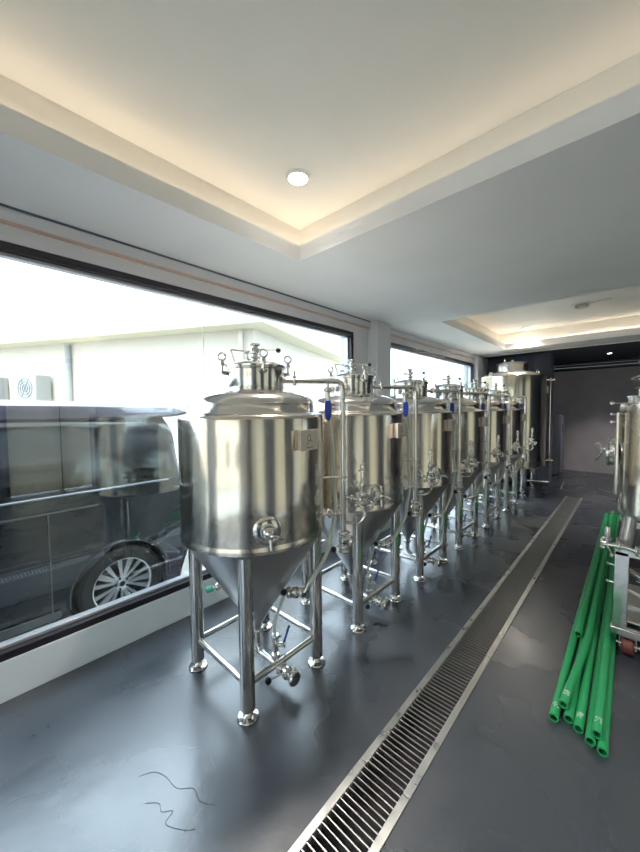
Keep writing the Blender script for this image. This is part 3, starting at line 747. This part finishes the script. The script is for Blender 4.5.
# local: x=0 side facing us, -x away ; y ; z from ground
yr, yf, W = .54, -4.35, 1.72
ax1, ax2, wz, wr = 0.0, -2.95, .32, .365
def arch(y0, up=True): return [(y0 + wr * math.cos(a), wz + wr * math.sin(a)) for a in [math.radians(q) for q in range(-8, 189, 14)]]
out = [(yr - .04, .30), (yr + .01, .45), (yr + .02, .62), (yr - .02, 1.14)]
out = [(yr - .06, .20)] + out + [(yf + .75, 1.14), (yf + .25, 1.02), (yf + .02, .80), (yf, .35), (yf + .1, .20)]
low = []
low += [(p[0], p[1]) for p in arch(ax2)[::-1]]
low += [(p[0], p[1]) for p in arch(ax1)[::-1]]
prof = out + low
def side_shape(bm, xs):
    """body side: the same outline repeated at several depths, pulled in near the top"""
    rings = []
    for x, sc in xs:
        rg = []
        for y, z in prof:
            tuck = .045 * max(0, (z - .85) / .3) ** 2 + .03 * max(0, (.45 - z) / .3)
            rg.append(bm.verts.new((x + (-tuck if x > -W / 2 else tuck), y, z)))
        rings.append(rg)
    for p, q in zip(rings, rings[1:]):
        for i in range(len(p)):
            j = (i + 1) % len(p); bm.faces.new((p[i], q[i], q[j], p[j]))
    f = [bm.faces.new(rings[0]), bm.faces.new(rings[-1][::-1])]
    bmesh.ops.triangulate(bm, faces=f)
bm = B(); side_shape(bm, ((0, 0), (-W, 0))); obj('lower_body', bm, 'van', v, angle=30, bevel=.012)
# greenhouse: lofted section along the length
def sect(y, zt, zb=1.14, ins=0.0):
    return [(-.045 - ins, y, zb), (-.075 - ins, y, zb + (zt - zb) * .35), (-.13 - ins, y, zb + (zt - zb) * .68), (-.175 - ins, y, zb + (zt - zb) * .84), (-.25 - ins, y, zt * .985), (-.40, y, zt), (-W / 2, y, zt + .03),
            (-W + .40, y, zt), (-W + .25 + ins, y, zt * .985), (-W + .175 + ins, y, zb + (zt - zb) * .84), (-W + .13 + ins, y, zb + (zt - zb) * .68), (-W + .075 + ins, y, zb + (zt - zb) * .35), (-W + .045 + ins, y, zb)]
def loft(bm, secs):
    R = [[bm.verts.new(p) for p in s] for s in secs]
    for p, q in zip(R, R[1:]):
        for i in range(len(p) - 1): bm.faces.new((p[i], p[i + 1], q[i + 1], q[i]))
    bm.faces.new(R[0]); bm.faces.new(R[-1][::-1])
bm = B(); loft(bm, [sect(yr - .02, 1.45, ins=.01), sect(yr - .04, 1.66), sect(yr - .10, 1.74), sect(-.5, 1.785), sect(-1.6, 1.80), sect(-2.6, 1.76), sect(-2.9, 1.68), sect(-3.75, 1.18)])
obj('cabin', bm, 'van', v, angle=40)
bm = B(); loft(bm, [[(p[0] * 1.0, p[1], p[2]) for p in s] for s in
    [[(-.17, y, z0_), (-.16, y, z0_ + .02), (-.20, y, z1_ - .012), (-.26, y, z1_ + .012), (-W / 2, y, z1_ + .05), (-W + .26, y, z1_ + .012), (-W + .20, y, z1_ - .012), (-W + .16, y, z0_ + .02), (-W + .17, y, z0_)]
     for y, z0_, z1_ in ((yr + .11, 1.72, 1.755), (yr + .0, 1.695, 1.785), (-.2, 1.68, 1.805), (-1.6, 1.68, 1.82), (-2.6, 1.66, 1.77))]])
obj('roof_spoiler', bm, 'van_roof', v, angle=30)
# side glazing
def gl(ys_, name='side_window'):
    bm = B(); pts = []
    def sx(z):
        f = (z - 1.14) / .645
        return -.045 - .03 * f / .35 if f < .35 else -.075 - .055 * (f - .35) / .33 if f < .68 else -.13 - .045 * (f - .68) / .16
    y0, y1 = ys_; rc = .05
    o_ = [(y0, 1.20), (y0, 1.60), (y0 + rc, 1.645), (y1 - rc, 1.645), (y1, 1.60), (y1, 1.20), (y1 - rc, 1.165), (y0 + rc, 1.165)]
    o2 = [(y0, 1.40)] 
    poly(bm, [V(sx(z) + .004, y, z) for y, z in o_], V(.004, 0, 0))
    return obj(name, bm, 'van_glass', v, shade=False)
gl((-.13, .40)); gl((-1.33, -.23)); gl((-2.35, -1.42))
bm = B(); loft_ = None
for p0, p1 in (((.006, .40, 1.135), (.0, -3.0, 1.125)),): rod(bm, V(*p0) + V(-.035, 0, 0), V(*p1) + V(-.035, 0, 0), .009, 10)
obj('belt_strip', bm, 'chrome', v)
bm = B(); box(bm, -.008, .006, -1.35, -.15, 1.020, 1.032); box(bm, -.010, .003, -.4705, -.465, .30, 1.02); box(bm, -.012, .0025, -1.42, -1.414, .28, 1.12); box(bm, -.006, .008, -2.5, -.42, .245, .30); obj('door_seam', bm, 'grille', v, shade=False)
bm = B()
ring(bm, (-.012, 0, wz), (1, 0, 0), wr + .004, .016, 30, 8, a0=-.15 + PI / 2 * 0, a1=2 * PI - .16) if False else tube(bm, [V(-.006, (wr + .006) * math.cos(a), wz + (wr + .006) * math.sin(a)) for a in [math.radians(q) for q in range(-6, 187, 8)]], .014, 8)
tube(bm, [V(-.006, ax2 + (wr + .006) * math.cos(a), wz + (wr + .006) * math.sin(a)) for a in [math.radians(q) for q in range(-6, 187, 8)]], .014, 8)
obj('arch_trim', bm, 'van', v)
bm = B()
for yy in (ax1, ax2): lathe(bm, [(wr, -.35), (wr + .004, -.02), (wr - .012, -.02), (wr - .012, -.34), (0, -.34), (0, -.35)], 32, (0, yy, wz), (1, 0, 0))
obj('wheel_well', bm, 'well', v)
bm = B(); box(bm, -.22, -.09, yr - .012, yr + .02, .78, 1.10); obj('rear_lamp', bm, 'tail', v, bevel=.01)
bm = B(); poly(bm, [V(.004, .34, .50), V(.004, .475, .46), V(.004, .47, .22), V(.004, .37, .16), V(.004, .33, .22)], V(-W - .008, 0, 0)); obj('rear_bumper', bm, 'van_roof', v, bevel=.012)
bm = B(); poly(bm, [V(-.02, .30, .40), V(-.02, .315, .40), V(-.02, .36, .06), V(-.02, .345, .06)], V(-.22, 0, 0)); obj('mud_flap', bm, 'tyre', v)
def wheel(x, y, s):
    bm = B(); lathe(bm, [(.215, -.10), (.225, -.105), (.29, -.105), (.312, -.088), (.320, -.06), (.320, .0 + .06), (.312, .088), (.29, .105), (.225, .105), (.215, .10), (.205, .0)], 64, (x, y, wz), (s, 0, 0), closed=True); ty = obj('tyre', bm, 'tyre', v)
    bm = B(); c = V(x, y, wz); A = V(s, 0, 0)
    lathe(bm, [(.222, .098), (.219, .104), (.212, .100), (.203, .085), (.200, -.07), (.205, -.10), (.215, -.10)], 64, c, A)
    for k in range(15):
        # spokes in fives of three: wide centre, slim sides
        g = k // 3; m = k % 3 - 1; th = g * 2 * PI / 5 + m * .40
        w0, w1 = (.012, .024) if m == 0 else (.008, .017)
        d = V(0, math.cos(th), math.sin(th)); th0 = g * 2 * PI / 5 + m * .30
        d0 = V(0, math.cos(th0), math.sin(th0)); n0 = V(0, -math.sin(th), math.cos(th))
        p = [c + d0 * .05 - n0 * w0 + A * .062, c + d * .207 - n0 * w1 + A * .090, c + d * .207 + n0 * w1 + A * .090, c + d0 * .05 + n0 * w0 + A * .062]
        poly(bm, p, A * -.022)
    lathe(bm, [(0, .072), (.026, .071), (.030, .066), (.060, .062), (.064, .055), (.064, .02), (0, .02)], 32, c, A)
    obj('rim', bm, 'rim', ty)
    bm = B(); lathe(bm, [(0, .012), (.200, .012), (.200, -.02), (0, -.02)], 40, c, A)
    for k in range(5):
        th = (k + .5) * 2 * PI / 5; lathe(bm, [(0, .055), (.010, .055), (.010, .0665), (0, .0665)], 12, c + V(0, math.cos(th), math.sin(th)) * .047, A)
    lathe(bm, [(0, .0722), (.020, .0722), (.020, .0735), (0, .0740)], 24, c, A)
    obj('hub', bm, 'well', ty)
for x, y, s in ((-.115, ax1, 1), (-.115, ax2, 1), (-W + .115, ax1, -1), (-W + .115, ax2, -1)): wheel(x, y, s)

# white building across the yard: rectangular block turned in plan
C0 = V(-5.0, 3.9, 0); cA = V(-6.0, -3.1, 0).normalized(); cB = V(-2.1, 5.3, 0).normalized()
b = thing('white_building', 'white rendered building with cream eaves across the yard', 'building', (C0.x, C0.y, GZ))
def quad_wall(bm, p, d, L, n, z0_, z1_, th):
    pts = [p + V(0, 0, z0_), p + d * L + V(0, 0, z0_), p + d * L + V(0, 0, z1_), p + V(0, 0, z1_)]; poly(bm, pts, n * th)
nA = cB; nB = cA
inn = (cA + cB) * .45
bm = B(); quad_wall(bm, inn, cA, 12, nA, 0, 3.35, .2); quad_wall(bm, inn + nA * .2, cB, 12, nB, 0, 3.35, .2)
obj('wall', bm, 'white_wall', b, shade=False)
bm = B()
p0 = V(0, 0, 3.35)
poly(bm, [p0, p0 + cA * 13, p0 + cA * 13 + cB * 13, p0 + cB * 13], V(0, 0, .16))
obj('eaves', bm, 'eave', b, shade=False)
bm = B(); top = (cA + cB) * 6.5 + V(0, 0, 4.1)
vs = [bm.verts.new(p) for p in (p0 + V(0, 0, .161), p0 + cA * 13 + V(0, 0, .161), p0 + cA * 13 + cB * 13 + V(0, 0, .161), p0 + cB * 13 + V(0, 0, .161))]; tv = bm.verts.new(top)
for i in range(4): bm.faces.new((vs[i], vs[(i + 1) % 4], tv))
bm.faces.new(vs); obj('roof', bm, 'eave', b, shade=False)
bm = B(); q = inn - nA * .06 + cA * .25; rod(bm, q, q + V(0, 0, 3.3), .05, 14); obj('downpipe', bm, 'white_wall', b)
bm = B(); q = inn - nA * .06 + cA * 4.7; rod(bm, q, q + V(0, 0, 3.3), .06, 14); obj('downpipe', bm, 'ac', b)
# air conditioning units on a shelf
for k, (s, l) in enumerate(((5.2, 'pale outdoor air conditioning unit on the white wall beside the downpipe'), (6.6, 'pale outdoor air conditioning unit on the white wall, further left'))):
    q = C0 + inn + cA * s - nA * .42 + V(0, 0, 1.75)
    u = thing('outdoor_unit', l, 'air conditioner', q); u.rotation_euler = (0, 0, math.atan2(cA.y, cA.x))
    bm = B(); box(bm, 0, .85, -.34, .0, 0, .60); obj('casing', bm, 'ac', u, bevel=.015)
    bm = B()
    sgn = .004
    for rr in (.08, .15, .22): ring(bm, (.34, sgn, .3), (0, 1, 0), rr, .006, 28, 6)
    for a in range(6): rod(bm, (.34, sgn, .3), (.34 + .23 * math.cos(a * PI / 3), sgn, .3 + .23 * math.sin(a * PI / 3)), .005, 6)
    obj('fan_grille', bm, 'grille', u)
    bm = B(); box(bm, .08, .11, -.38, .02, -.04, -.001); box(bm, .74, .77, -.38, .02, -.04, -.001); obj('bracket', bm, 'grille', u)

hs = thing('added_house', 'added cream house behind the viewpoint, unseen, to warm the steel reflections', 'building', (0, -11, GZ))  # added house, out of view, a warm surface for the steel to reflect
bm = B(); box(bm, -9, 9, -4, 0, 0, 3.6); obj('wall', bm, 'house', hs, shade=False)
bm = B(); poly(bm, [V(-9.5, .4, 3.6), V(-9.5, -4.4, 3.6), V(-9.5, -2, 4.8)], V(19, 0, 0)); obj('roof', bm, 'castor', hs, shade=False)
bm = B()
for x in (-5, -2.2, 1.8, 5): box(bm, x, x + 1.1, -.02, .03, .9, 2.3)
obj('shutters', bm, 'frame', hs, shade=False)
# ------------------------------------------------------------------ world and sun
w = bpy.data.worlds.new('sky'); scene.world = w; w.use_nodes = True
wn = w.node_tree.nodes; wl = w.node_tree.links
bg = wn['Background']; bg.inputs[0].default_value = (.74, .86, 1.0, 1); bg.inputs[1].default_value = 3.2
sd = bpy.data.lights.new('sun', 'SUN'); sd.energy = 1.5; sd.angle = math.radians(.6); sd.color = (1, .93, .80)
so = bpy.data.objects.new('sun', sd); COL.objects.link(so)
sv = V(.55, -.42, 1.15)   # towards the sun
so.rotation_euler = sv.to_track_quat('Z', 'Y').to_euler()

# ------------------------------------------------------------------ camera
F = 341.0
cy_ = V(316, 20, -F).normalized(); cx_ = -V(-370, 13, -F).normalized(); cx_ = (cx_ - cy_ * cx_.dot(cy_)).normalized(); cz_ = cx_.cross(cy_)
mtx = Matrix((cx_, cy_, cz_)).to_4x4(); mtx.translation = V(0, 0, 1.5)
cd = bpy.data.cameras.new('camera'); cam = bpy.data.objects.new('camera', cd); COL.objects.link(cam); cam.matrix_world = mtx
cd.sensor_fit = 'HORIZONTAL'; cd.sensor_width = 36; cd.lens = F * 36 / 640; cd.clip_start = .02; cd.clip_end = 200
scene.camera = cam
vs_ = scene.view_settings
vs_.view_transform = 'Standard'; vs_.look = 'None'; vs_.gamma = 1; vs_.use_curve_mapping = False; vs_.exposure = 1.0
scene.cycles.max_bounces = 12 if hasattr(scene, 'cycles') else 0
